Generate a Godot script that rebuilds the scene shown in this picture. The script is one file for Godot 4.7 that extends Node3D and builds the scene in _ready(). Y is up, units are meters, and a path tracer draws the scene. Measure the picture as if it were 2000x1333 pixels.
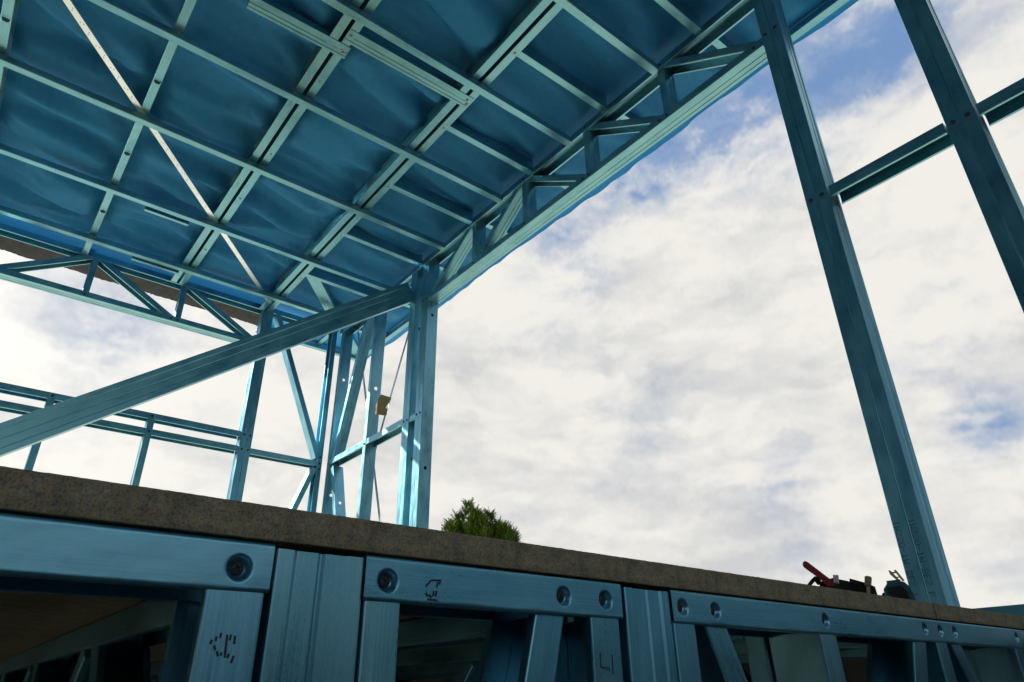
extends Node3D
# Steel-framed upper storey under construction, seen from the void below the floor edge.
# Building axes: X to the right, N away from the camera (-Z), Y measured from the eye; pt() turns them into world metres.

const EYE := 2.6                     # height of the eye above the lower slab
var rng := RandomNumberGenerator.new()
var M := {}                          # materials
var taken := {}

func pt(x: float, y: float, n: float) -> Vector3:
	return Vector3(x, y + EYE, -n)

const XA := Vector3(1, 0, 0)
const YA := Vector3(0, 1, 0)
const NA := Vector3(0, 0, -1)

# ------------------------------------------------------------------ scene entry
func _ready() -> void:
	rng.seed = 7
	make_camera()
	make_sky_and_sun()
	make_materials()
	make_ground()
	make_lower_storey()
	make_added_house()
	make_floor()
	make_floor_trusses()
	make_blocking_panels()
	make_right_wall()
	make_left_wall()
	make_roof_frame()
	make_roof_cover()
	make_braces()
	make_tree()
	make_tools()

func make_camera() -> void:
	var cam := Camera3D.new()
	cam.name = "camera"
	add_child(cam)
	cam.fov = 53.16
	cam.near = 0.02
	cam.far = 2000.0
	var right := Vector3(0.78139, -0.01345, 0.6239)
	var up := Vector3(-0.27872, 0.88699, 0.36819)
	var fwd := Vector3(0.55835, 0.46159, -0.68933)
	cam.transform = Transform3D(Basis(right, up, -fwd).orthonormalized(), pt(0, 0, 0))
	cam.current = true

# ------------------------------------------------------------------ sky and sun
const BLUE := [
	[0.6510, 0.6786, -0.3402, 0.070, 1.00], [0.6251, 0.6772, -0.3881, 0.060, 0.80], [0.6863, 0.6915, -0.2254, 0.069, 0.80],
	[0.6630, 0.7238, -0.1910, 0.062, 0.55], [0.7104, 0.6851, -0.1611, 0.059, 0.45], [0.6592, 0.6511, -0.3761, 0.040, 0.60],
	[0.5967, 0.6437, -0.4791, 0.042, 0.55], [0.5831, 0.5851, -0.5637, 0.051, 0.45], [0.5632, 0.5299, -0.6340, 0.060, 0.50],
	[0.8814, 0.4065, -0.2405, 0.037, 0.60], [0.8786, 0.3793, -0.2901, 0.030, 0.50], [0.9330, 0.2769, -0.2300, 0.038, 0.50],
	[0.9242, 0.2729, -0.2670, 0.030, 0.35], [0.8480, 0.2558, -0.4642, 0.044, 0.35], [0.0716, 0.4177, -0.9058, 0.063, 0.32],
	[0.1129, 0.3963, -0.9111, 0.041, 0.30], [0.7569, 0.6512, -0.0548, 0.037, 0.25], [0.8753, 0.1337, -0.4647, 0.047, 0.22],
	[0.7227, 0.3349, -0.6046, 0.085, 0.18], [0.9513, 0.1118, -0.2872, 0.033, 0.25], [0.6103, 0.2255, -0.7594, 0.044, 0.12],
	[0.0599, 0.2223, -0.9731, 0.025, 0.25],
]

func make_sky_and_sun() -> void:
	var env := Environment.new()
	env.background_mode = Environment.BG_SKY
	env.tonemap_mode = Environment.TONE_MAPPER_LINEAR
	env.tonemap_exposure = 2.0
	env.sdfgi_enabled = true
	env.ssao_enabled = true
	env.ssil_enabled = true
	var sky := Sky.new()
	var pano := PanoramaSkyMaterial.new()
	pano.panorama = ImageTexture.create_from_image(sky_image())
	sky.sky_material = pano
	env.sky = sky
	var we := WorldEnvironment.new()
	we.name = "world_environment"
	we.environment = env
	add_child(we)
	var sun := DirectionalLight3D.new()
	sun.name = "sun"
	add_child(sun)
	sun.light_energy = 1.6
	sun.light_color = Color(1.0, 0.95, 0.87)
	sun.light_angular_distance = 0.6
	sun.shadow_enabled = true
	var el := deg_to_rad(33.0)
	var to_sun := Vector3(-0.588 * cos(el), sin(el), -0.809 * cos(el))
	sun.look_at_from_position(Vector3.ZERO, -to_sun, YA)

func sky_image() -> Image:
	var w := 2048
	var h := 1024
	var img := Image.create(w, h, false, Image.FORMAT_RGBF)
	img.fill(Color(0.13, 0.12, 0.10))
	var na := FastNoiseLite.new()
	na.seed = 11
	na.noise_type = FastNoiseLite.TYPE_SIMPLEX_SMOOTH
	na.frequency = 2.6
	na.fractal_octaves = 6
	na.fractal_gain = 0.55
	na.domain_warp_enabled = true
	na.domain_warp_amplitude = 0.16
	na.domain_warp_frequency = 2.2
	var nb := FastNoiseLite.new()
	nb.seed = 23
	nb.frequency = 5.0
	nb.fractal_octaves = 6
	nb.fractal_gain = 0.6
	nb.domain_warp_enabled = true
	nb.domain_warp_amplitude = 0.08
	nb.domain_warp_frequency = 4.0
	var blobs := []
	for b in BLUE:
		blobs.append([Vector3(b[0], b[1], b[2]), b[3], b[4]])
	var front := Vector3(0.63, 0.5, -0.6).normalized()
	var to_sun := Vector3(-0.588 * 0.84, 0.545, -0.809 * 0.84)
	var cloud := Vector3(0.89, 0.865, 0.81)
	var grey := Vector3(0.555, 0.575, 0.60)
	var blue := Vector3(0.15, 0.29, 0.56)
	for y in range(h / 2 + 1):
		var th := (y + 0.5) / h * PI
		var sy := cos(th)
		var sr := sin(th)
		for x in range(w):
			var ph := (x + 0.5) / w * TAU
			var d := Vector3(sin(ph) * sr, sy, -cos(ph) * sr)
			var q := Vector3(d.x, d.y * 2.3, d.z)
			var a := na.get_noise_3dv(q)
			var b := nb.get_noise_3dv(q)
			var s := 0.0
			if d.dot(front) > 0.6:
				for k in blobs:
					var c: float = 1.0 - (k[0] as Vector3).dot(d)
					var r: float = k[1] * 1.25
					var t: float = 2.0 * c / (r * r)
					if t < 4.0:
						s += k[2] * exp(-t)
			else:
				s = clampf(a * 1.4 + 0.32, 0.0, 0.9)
			var f := clampf((minf(s, 1.1) * (1.0 + 1.5 * b + 0.9 * a) + 0.10 * (a + b) * s - 0.06) * 1.0, 0.0, 1.0)
			f *= 0.76 + 0.5 * b + 0.2 * a
			f = clampf(f, 0.0, 0.93)
			var g := clampf(0.25 + 0.8 * a + 1.1 * b, 0.0, 1.0)
			var col := cloud.lerp(grey, g * 0.8)
			var near_sun := maxf(0.0, d.dot(to_sun))
			col *= 1.0 + 0.55 * pow(near_sun, 6.0) + 0.10 * maxf(0.0, 1.0 - 3.0 * d.y) * near_sun
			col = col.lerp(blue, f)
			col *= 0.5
			img.set_pixel(x, y, Color(col.x, col.y, col.z))
	return img

# ------------------------------------------------------------------ textures and materials
func srgb(r: float, g: float, b: float) -> Color:
	return Color(r, g, b).linear_to_srgb()

func noise_img(seed_: int, size: int, freq: float, oct: int, sx := 1.0) -> Image:
	var n := FastNoiseLite.new()
	n.seed = seed_
	n.frequency = freq
	n.fractal_octaves = oct
	var im := n.get_seamless_image(size, size)
	im.convert(Image.FORMAT_L8)
	if sx != 1.0:
		# stretch along u: shrink to few columns, then blow up again
		im.resize(maxi(4, int(size / sx)), size, Image.INTERPOLATE_LANCZOS)
		im.resize(size, size, Image.INTERPOLATE_CUBIC)
	return im

func make_materials() -> void:
	# coated blue steel: rolling streaks along the section, blotches, scuffs
	var sz := 512
	var sn := FastNoiseLite.new()
	sn.seed = 3
	sn.frequency = 0.27
	sn.fractal_octaves = 4
	var blot := noise_img(4, sz, 0.008, 4)
	var grain := noise_img(5, sz, 0.25, 3)
	var alb := Image.create(sz, sz, true, Image.FORMAT_RGB8)
	var rough := Image.create(sz, sz, true, Image.FORMAT_RGB8)
	for y in sz:
		for x in sz:
			var tt := x / float(sz)
			var t2 := y / float(sz)
			var s := lerpf(lerpf(sn.get_noise_2d(x * 0.03, y), sn.get_noise_2d((x - sz) * 0.03, y), tt), sn.get_noise_2d(x * 0.03 + 77.0, y - sz), t2) * 0.7
			var b := blot.get_pixel(x, y).r - 0.5
			var g := grain.get_pixel(x, y).r - 0.5
			var k := 1.0 + 0.18 * s + 0.16 * b + 0.08 * g
			alb.set_pixel(x, y, Color(clampf(0.86 * k + 0.05 * b, 0, 1), clampf(0.88 * k, 0, 1), clampf(0.88 * k - 0.03 * b, 0, 1)))
			var r := clampf(0.75 + 0.35 * b + 0.3 * s + 0.1 * g, 0.0, 1.0)
			rough.set_pixel(x, y, Color(r, r, r))
	# a few long scratches and scuffs, matter on the coating
	for i in 26:
		var yy := rng.randi_range(0, sz - 1)
		var xx := rng.randi_range(0, sz - 1)
		var ln := rng.randi_range(10, 60)
		var br := rng.randf_range(0.9, 1.1)
		for j in ln:
			var px := (xx + j) % sz
			var c := alb.get_pixel(px, yy)
			alb.set_pixel(px, yy, Color(minf(c.r * br, 1), minf(c.g * br, 1), minf(c.b * br, 1)))
	alb.generate_mipmaps()
	var alb_t := ImageTexture.create_from_image(alb)
	var rough_t := ImageTexture.create_from_image(rough)
	for v in 3:
		var m := StandardMaterial3D.new()
		m.resource_name = "blue_coated_steel_%d" % v
		m.albedo_color = srgb([0.25, 0.235, 0.26][v], [0.60, 0.575, 0.59][v], [0.735, 0.745, 0.715][v])
		m.albedo_texture = alb_t
		m.metallic = 0.88
		m.metallic_specular = 0.5
		m.roughness = 0.46
		m.roughness_texture = rough_t
		m.uv1_scale = Vector3(1.3, 3.1, 1)
		M["steel%d" % v] = m
	# galvanised strap with punched holes
	var strap := Image.create(256, 64, false, Image.FORMAT_RGBA8)
	var spangle := noise_img(9, 256, 0.07, 3)
	for y in 64:
		for x in 256:
			var k := 0.97 + 0.06 * (spangle.get_pixel(x, y).r - 0.5)
			var hole := false
			for c in [[40, 22], [62, 42], [150, 40], [172, 20]]:
				var dx: float = x - c[0]
				var dy: float = y - c[1]
				if dx * dx + dy * dy < 36.0:
					hole = true
			strap.set_pixel(x, y, Color(k * 0.93, k * 0.98, k, 0.0 if hole else 1.0))
	var ms := StandardMaterial3D.new()
	ms.resource_name = "galvanised_strap"
	ms.albedo_texture = ImageTexture.create_from_image(strap)
	ms.transparency = BaseMaterial3D.TRANSPARENCY_ALPHA_SCISSOR
	ms.alpha_scissor_threshold = 0.5
	ms.cull_mode = BaseMaterial3D.CULL_DISABLED
	ms.metallic = 0.9
	ms.roughness = 0.28
	M["strap"] = ms
	var mz := StandardMaterial3D.new()
	mz.resource_name = "zinc_screw"
	mz.albedo_color = srgb(0.34, 0.33, 0.30)
	mz.metallic = 0.85
	mz.roughness = 0.38
	M["screw"] = mz
	var mb := StandardMaterial3D.new()
	mb.resource_name = "blue_screw"
	mb.albedo_color = srgb(0.045, 0.13, 0.17)
	mb.metallic = 0.5
	mb.roughness = 0.4
	M["bluescrew"] = mb
	M["darkscrew"] = flat("dark_phosphate_screw", 0.03, 0.045, 0.055, 0.55, 0.3)
	# chipboard
	var ca := noise_img(31, 512, 0.035, 3)
	var cb := noise_img(32, 512, 0.11, 2)
	var cc := noise_img(33, 512, 0.008, 3)
	var cf := FastNoiseLite.new()
	cf.seed = 34
	cf.noise_type = FastNoiseLite.TYPE_CELLULAR
	cf.cellular_return_type = FastNoiseLite.RETURN_CELL_VALUE
	cf.frequency = 0.055
	var flakes := cf.get_seamless_image(512, 512)
	flakes.convert(Image.FORMAT_L8)
	var chip := Image.create(512, 512, true, Image.FORMAT_RGB8)
	var chiph := Image.create(512, 512, false, Image.FORMAT_RGBA8)
	for y in 512:
		for x in 512:
			var f := flakes.get_pixel(x, (y * 2) % 512).r
			var a := ca.get_pixel(x, y).r
			var b := cb.get_pixel(x, y).r
			var c := cc.get_pixel(x, y).r
			var k := 0.72 + 0.12 * (f - 0.5) + 0.12 * (a - 0.5) + 0.17 * (b - 0.5) + 0.16 * (c - 0.5)
			if b < 0.27:
				k *= 0.82
			var warm := 0.10 * (a - 0.5)
			chip.set_pixel(x, y, Color(clampf(k * 1.05 + warm, 0.02, 1), clampf(k * 0.985, 0.02, 1), clampf(k * 0.82 - warm, 0.02, 1)))
			var hh := clampf(0.5 + 0.6 * (b - 0.5) + 0.5 * (a - 0.5) + 0.3 * (f - 0.5), 0, 1)
			chiph.set_pixel(x, y, Color(hh, hh, hh))
	chip.generate_mipmaps()
	var mc := StandardMaterial3D.new()
	mc.resource_name = "chipboard"
	mc.albedo_texture = ImageTexture.create_from_image(chip)
	mc.roughness = 0.93
	mc.metallic_specular = 0.25
	chiph.bump_map_to_normal_map(3.0)
	mc.normal_enabled = true
	mc.normal_texture = ImageTexture.create_from_image(chiph)
	mc.normal_scale = 0.9
	mc.uv1_triplanar = true
	mc.uv1_world_triplanar = true
	mc.uv1_scale = Vector3(6.5, 6.5, 6.5)
	mc.albedo_color = srgb(0.55, 0.55, 0.55)
	M["chip"] = mc
	# sarking
	var sk := Image.create(256, 256, true, Image.FORMAT_RGB8)
	var s1 := noise_img(41, 256, 0.03, 4)
	for y in 256:
		for x in 256:
			var wv := 0.03 * sin(x * TAU / 8.0) * sin(y * TAU / 8.0)
			var k := 0.94 + 0.06 * (s1.get_pixel(x, y).r - 0.5) + wv
			sk.set_pixel(x, y, Color(k, k, k))
	sk.generate_mipmaps()
	var mk := StandardMaterial3D.new()
	mk.resource_name = "blue_sarking"
	mk.albedo_color = srgb(0.045, 0.32, 0.68)
	mk.albedo_texture = ImageTexture.create_from_image(sk)
	mk.uv1_scale = Vector3(3, 3, 1)
	mk.roughness = 0.5
	mk.metallic_specular = 0.22
	mk.backlight_enabled = true
	mk.backlight = Color(0.48, 0.56, 0.60)
	mk.cull_mode = BaseMaterial3D.CULL_DISABLED
	M["sark"] = mk
	M["roofsheet"] = flat("roof_sheet_grey", 0.33, 0.34, 0.34, 0.45, 0.4)
	M["soffit"] = noisy("brown_board", Vector3(0.036, 0.041, 0.045), 51, 0.02, 0.5, 2.0, 0.9)
	M["clad"] = noisy("fibre_cement", Vector3(0.20, 0.21, 0.21), 52, 0.01, 0.25, 0.6, 0.85)
	M["wrap"] = noisy("dark_wall_wrap", Vector3(0.10, 0.23, 0.36), 57, 0.01, 0.3, 0.6, 0.7)
	M["slab"] = noisy("concrete", Vector3(0.24, 0.235, 0.22), 53, 0.012, 0.3, 0.5, 0.9)
	M["ground"] = noisy("bare_earth", Vector3(0.50, 0.475, 0.41), 54, 0.02, 0.6, 0.15, 0.97)
	M["card"] = noisy("tan_card", Vector3(0.19, 0.16, 0.075), 55, 0.03, 0.3, 6.0, 0.85)
	M["ink"] = flat("black_ink", 0.012, 0.02, 0.025, 0.6, 0.0)
	M["black"] = flat("black_nylon", 0.012, 0.012, 0.012, 0.75, 0.0)
	M["red"] = flat("red_grip", 0.30, 0.022, 0.022, 0.45, 0.0)
	M["white"] = flat("white_cap", 0.62, 0.62, 0.63, 0.5, 0.0)
	M["tan"] = flat("tan_grip", 0.30, 0.24, 0.14, 0.6, 0.0)
	M["teal"] = flat("teal_plastic", 0.012, 0.10, 0.12, 0.4, 0.0)
	M["clip"] = flat("brass_steel", 0.42, 0.36, 0.22, 0.35, 0.9)
	var ml := StandardMaterial3D.new()
	ml.resource_name = "conifer_leaf"
	ml.vertex_color_use_as_albedo = true
	ml.roughness = 0.75
	ml.metallic_specular = 0.15
	ml.backlight_enabled = true
	ml.backlight = Color(0.18, 0.22, 0.05)
	ml.cull_mode = BaseMaterial3D.CULL_DISABLED
	M["leaf"] = ml
	M["slate"] = noisy("slate_weatherboard", Vector3(0.045, 0.075, 0.11), 58, 0.02, 0.3, 0.8, 0.7)
	M["rooftile"] = noisy("dark_roof_tile", Vector3(0.06, 0.06, 0.065), 59, 0.03, 0.4, 1.0, 0.8)
	M["darkglass"] = flat("dark_glass", 0.02, 0.025, 0.03, 0.08, 0.0)
	M["bark"] = noisy("bark", Vector3(0.12, 0.085, 0.06), 56, 0.05, 0.6, 3.0, 0.95)

func flat(called: String, r: float, g: float, b: float, rough: float, metal: float) -> StandardMaterial3D:
	var m := StandardMaterial3D.new()
	m.resource_name = called
	m.albedo_color = srgb(r, g, b)
	m.roughness = rough
	m.metallic = metal
	return m

func noisy(called: String, c: Vector3, seed_: int, freq: float, amp: float, scale_: float, rough: float) -> StandardMaterial3D:
	var m := StandardMaterial3D.new()
	m.resource_name = called
	var n1 := noise_img(seed_, 256, freq, 5)
	var n2 := noise_img(seed_ + 100, 256, freq * 7.0, 2)
	var im := Image.create(256, 256, true, Image.FORMAT_RGB8)
	for y in 256:
		for x in 256:
			var k := 1.0 + amp * (n1.get_pixel(x, y).r - 0.5) * 1.4 + amp * 0.6 * (n2.get_pixel(x, y).r - 0.5)
			im.set_pixel(x, y, Color(c.x * k, c.y * k, c.z * k).linear_to_srgb())
	im.generate_mipmaps()
	m.albedo_texture = ImageTexture.create_from_image(im)
	m.uv1_triplanar = true
	m.uv1_world_triplanar = true
	m.uv1_scale = Vector3.ONE * scale_
	m.roughness = rough
	return m

# ------------------------------------------------------------------ scene helpers
func numbered(called: String) -> String:
	if not taken.has(called):
		taken[called] = 0
		return called
	taken[called] += 1
	return "%s_%03d" % [called, taken[called]]

func thing(called: String, label: String, category: String, at := Vector3.ZERO, group := "") -> Node3D:
	var o := Node3D.new()
	o.name = numbered(called)
	add_child(o)
	o.position = at
	tag(o, label, category, group)
	return o

func tag(o: Node3D, label: String, category: String, group := "") -> void:
	o.set_meta("label", label)
	o.set_meta("category", category)
	if group != "":
		o.set_meta("group", group)

class Geo:
	var v := PackedVector3Array()
	var n := PackedVector3Array()
	var u := PackedVector2Array()
	var c := PackedColorArray()
	var off := Vector3.ZERO
	func tri(a: Vector3, b: Vector3, d: Vector3, na: Vector3, nb: Vector3, nd: Vector3, ua := Vector2.ZERO, ub := Vector2.ZERO, ud := Vector2.ZERO) -> void:
		if (b - a).cross(d - a).dot(na + nb + nd) > 0.0:
			v.append_array([a - off, d - off, b - off])
			n.append_array([na, nd, nb])
			u.append_array([ua, ud, ub])
		else:
			v.append_array([a - off, b - off, d - off])
			n.append_array([na, nb, nd])
			u.append_array([ua, ub, ud])
	func quad(a: Vector3, b: Vector3, d: Vector3, e: Vector3, nn: Vector3, ua := Vector2.ZERO, ub := Vector2.ZERO, ud := Vector2.ZERO, ue := Vector2.ZERO) -> void:
		tri(a, b, d, nn, nn, nn, ua, ub, ud)
		tri(a, d, e, nn, nn, nn, ua, ud, ue)
	func box(o: Vector3, a: Vector3, b: Vector3, d: Vector3) -> void:
		# o centre; a, b, d half axes
		for s in [-1.0, 1.0]:
			quad(o + a * s + b + d, o + a * s - b + d, o + a * s - b - d, o + a * s + b - d, a.normalized() * s)
			quad(o + b * s + a + d, o + b * s - a + d, o + b * s - a - d, o + b * s + a - d, b.normalized() * s)
			quad(o + d * s + a + b, o + d * s - a + b, o + d * s - a - b, o + d * s + a - b, d.normalized() * s)
	func mesh(mat: Material) -> ArrayMesh:
		var arr := []
		arr.resize(Mesh.ARRAY_MAX)
		arr[Mesh.ARRAY_VERTEX] = v
		arr[Mesh.ARRAY_NORMAL] = n
		arr[Mesh.ARRAY_TEX_UV] = u
		if c.size() == v.size():
			arr[Mesh.ARRAY_COLOR] = c
		var m := ArrayMesh.new()
		m.add_surface_from_arrays(Mesh.PRIMITIVE_TRIANGLES, arr)
		m.surface_set_material(0, mat)
		return m

func part(parent: Node, called: String, g: Geo, mat: Material) -> MeshInstance3D:
	var o := MeshInstance3D.new()
	o.name = numbered(called) if parent == self else called
	o.mesh = g.mesh(mat)
	parent.add_child(o, true)
	return o

# geometry is given in world metres; parts of a thing that stands at 'at' are shifted back
func geo(parent: Node3D) -> Geo:
	var g := Geo.new()
	if parent != self:
		var p: Node = parent
		while p != self and p != null:
			g.off += (p as Node3D).position
			p = p.get_parent()
	return g

# ------------------------------------------------------------------ cold-rolled C section
# A, B: ends of the middle line of the web's outer face; U: across the web; W: from the web to the lips.
func bend(path: Array, c: Vector2, r: float, a0: float, a1: float) -> void:
	for i in 3:
		var a := lerpf(a0, a1, i / 2.0)
		path.append(c + Vector2(cos(a), sin(a)) * r)

func csec_path(D: float, F: float, lip: float, ribs: bool, inset: float) -> Array:
	# outer path from lip to lip, offset inwards by inset (the sheet's thickness)
	var r := 0.0021 - inset
	var h := D / 2.0
	var p: Array = []
	p.append(Vector2(-h + lip, F - inset))
	bend(p, Vector2(-h + 0.0021, F - 0.0021), r, PI / 2, PI)
	bend(p, Vector2(-h + 0.0021, 0.0021), r, PI, 1.5 * PI)
	if ribs:
		var w := D * 0.28
		for q in [[-w - 0.003, 0.0], [-w, 0.0022], [-D * 0.075 - 0.0025, 0.0022], [-D * 0.075, 0.0022], [-0.0030, 0.0022], [-0.0008, 0.0040], [0.0008, 0.0040], [0.0030, 0.0022], [D * 0.075, 0.0022], [D * 0.075 + 0.0025, 0.0022], [w, 0.0022], [w + 0.003, 0.0]]:
			p.append(Vector2(q[0], q[1] + inset))
	else:
		p.append(Vector2(-D * 0.16, inset))
		p.append(Vector2(D * 0.16, inset))
	bend(p, Vector2(h - 0.0021, 0.0021), r, 1.5 * PI, TAU)
	bend(p, Vector2(h - 0.0021, F - 0.0021), r, 0.0, PI / 2)
	p.append(Vector2(h - lip, F - inset))
	return p

func csec(parent: Node3D, called: String, A: Vector3, B: Vector3, U: Vector3, W: Vector3, D: float, F: float, ribs := true, lip := 0.010, holes := [], mat := "") -> MeshInstance3D:
	var g := geo(parent)
	var t := 0.0012
	var po := csec_path(D, F, lip, ribs, 0.0)
	var pi_ := csec_path(D, F, lip, ribs, t)
	var L := (B - A).length()
	var T := (B - A) / L
	U = (U - T * U.dot(T)).normalized()
	W = (W - T * W.dot(T) - U * W.dot(U)).normalized()
	var uo := rng.randf() * 7.0
	var vo := rng.randf() * 3.0
	var s := 0.0
	var mid := -1
	if not ribs and holes.size() > 0:
		mid = 7
	for i in range(po.size() - 1):
		var a: Vector2 = po[i]
		var b: Vector2 = po[i + 1]
		var ln := (b - a).length()
		if ln < 1e-6:
			continue
		var e := (b - a) / ln
		var n2 := Vector2(e.y, -e.x)      # outwards for a path that runs lip - web - lip
		var nn := (U * n2.x + W * n2.y).normalized()
		for side in 2:
			var p: Vector2 = a if side == 0 else pi_[i]
			var q: Vector2 = b if side == 0 else pi_[i + 1]
			var nw := nn if side == 0 else -nn
			if i == mid:
				continue
			var P := A + U * p.x + W * p.y
			var Q := A + U * q.x + W * q.y
			g.quad(P, Q, Q + T * L, P + T * L, nw, Vector2(uo, s + vo), Vector2(uo, s + ln + vo), Vector2(uo + L, s + ln + vo), Vector2(uo + L, s + vo))
		# cut ends
		var a2: Vector2 = pi_[i]
		var b2: Vector2 = pi_[i + 1]
		for k in 2:
			var O := A + T * (L * k)
			g.quad(O + U * a.x + W * a.y, O + U * b.x + W * b.y, O + U * b2.x + W * b2.y, O + U * a2.x + W * a2.y, T * (1.0 if k == 1 else -1.0), Vector2(uo, vo), Vector2(uo, vo), Vector2(uo, vo), Vector2(uo, vo))
		if i == mid:
			_holed(g, A, T, U, W, L, b.x, t, holes, uo, s + vo)
		s += ln
	# lip edges
	for k in 2:
		var a: Vector2 = po[0] if k == 0 else po[po.size() - 1]
		var b: Vector2 = pi_[0] if k == 0 else pi_[pi_.size() - 1]
		var P := A + U * a.x + W * a.y
		var Q := A + U * b.x + W * b.y
		g.quad(P, Q, Q + T * L, P + T * L, U * (1.0 if k == 0 else -1.0), Vector2(uo, vo), Vector2(uo, vo), Vector2(uo + L, vo), Vector2(uo + L, vo))
	var mm: Material = M["steel%d" % rng.randi_range(0, 2)] if mat == "" else M[mat]
	return part(parent, called, g, mm)

# flat middle strip of a web, half width hw, with round service holes [distance, radius]
func _holed(g: Geo, A: Vector3, T: Vector3, U: Vector3, W: Vector3, L: float, hw: float, t: float, holes: Array, uo: float, vo: float) -> void:
	var cuts := [0.0]
	holes.sort_custom(func(p, q): return p[0] < q[0])
	for h in holes:
		cuts.append(h[0] - hw)
		cuts.append(h[0] + hw)
	cuts.append(L)
	for side in 2:
		var z := W * (t * side)
		var nn := -W if side == 0 else W
		for i in range(0, cuts.size(), 2):
			var a: float = cuts[i]
			var b: float = cuts[i + 1]
			g.quad(A + T * a - U * hw + z, A + T * a + U * hw + z, A + T * b + U * hw + z, A + T * b - U * hw + z, nn, Vector2(uo + a, vo), Vector2(uo + a, vo + 2 * hw), Vector2(uo + b, vo + 2 * hw), Vector2(uo + b, vo))
		for h in holes:
			var c: Vector3 = A + T * h[0] + z
			for k in 16:
				var a0 := k * TAU / 16
				var a1 := (k + 1) * TAU / 16
				var d0 := T * cos(a0) + U * sin(a0)
				var d1 := T * cos(a1) + U * sin(a1)
				var s0 := hw / maxf(absf(cos(a0)), absf(sin(a0)))
				var s1 := hw / maxf(absf(cos(a1)), absf(sin(a1)))
				g.quad(c + d0 * h[1], c + d1 * h[1], c + d1 * s1, c + d0 * s0, nn, Vector2(uo, vo), Vector2(uo, vo), Vector2(uo, vo), Vector2(uo, vo))
				if side == 0:
					g.quad(c + d0 * h[1], c + d1 * h[1], c + d1 * h[1] + W * t, c + d0 * h[1] + W * t, -(d0 + d1).normalized())

var dome_mesh := {}
func screw(parent: Node3D, at: Vector3, nrm: Vector3, r := 0.0052, mat := "bluescrew") -> void:
	var key := "%s%.4f" % [mat, r]
	if not dome_mesh.has(key):
		var g := Geo.new()
		var prof := [Vector2(1.25, 0.0), Vector2(1.25, 0.12), Vector2(0.95, 0.2), Vector2(0.85, 0.5), Vector2(0.5, 0.68), Vector2(0.0, 0.7)]
		for i in range(prof.size() - 1):
			var p: Vector2 = prof[i] * r
			var q: Vector2 = prof[i + 1] * r
			var e := (q - p).normalized()
			for k in 10:
				var a0 := k * TAU / 10
				var a1 := (k + 1) * TAU / 10
				var d0 := Vector3(cos(a0), 0, sin(a0))
				var d1 := Vector3(cos(a1), 0, sin(a1))
				var n0 := (d0 * e.y - YA * e.x).normalized()
				var n1 := (d1 * e.y - YA * e.x).normalized()
				g.tri(d0 * p.x + YA * p.y, d1 * p.x + YA * p.y, d1 * q.x + YA * q.y, n0, n1, n1)
				if q.x > 0.0:
					g.tri(d0 * p.x + YA * p.y, d1 * q.x + YA * q.y, d0 * q.x + YA * q.y, n0, n1, n0)
		dome_mesh[key] = g.mesh(M[mat])
	var o := MeshInstance3D.new()
	o.name = "screw"
	o.mesh = dome_mesh[key]
	parent.add_child(o, true)
	var off := geo(parent).off
	var side := nrm.cross(XA if absf(nrm.x) < 0.8 else YA).normalized()
	o.transform = Transform3D(Basis(side, nrm, side.cross(nrm)), at - off)

# small flat plate: centre, half axes
func plate(parent: Node3D, called: String, o: Vector3, a: Vector3, b: Vector3, d: Vector3, mat := "steel0") -> MeshInstance3D:
	var g := geo(parent)
	g.box(o, a, b, d)
	return part(parent, called, g, M[mat])

# ------------------------------------------------------------------ ground and lower storey
func make_ground() -> void:
	var g := Geo.new()
	var n := 40
	for i in n:
		for j in n:
			var f := func(k: int) -> float:
				var t := (k / float(n)) * 2.0 - 1.0
				return signf(t) * (absf(t) * 30.0 + pow(absf(t), 5.0) * 770.0)
			var x0: float = f.call(i)
			var x1: float = f.call(i + 1)
			var z0: float = f.call(j)
			var z1: float = f.call(j + 1)
			g.quad(Vector3(x0, -0.16, z0), Vector3(x1, -0.16, z0), Vector3(x1, -0.16, z1), Vector3(x0, -0.16, z1), YA)
	var o := part(self, "ground", g, M["ground"])
	o.set_meta("kind", "structure")
	o.set_meta("label", "bare earth ground around the house")

const X_LO := -4.0
const N_LO := -2.9

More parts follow.
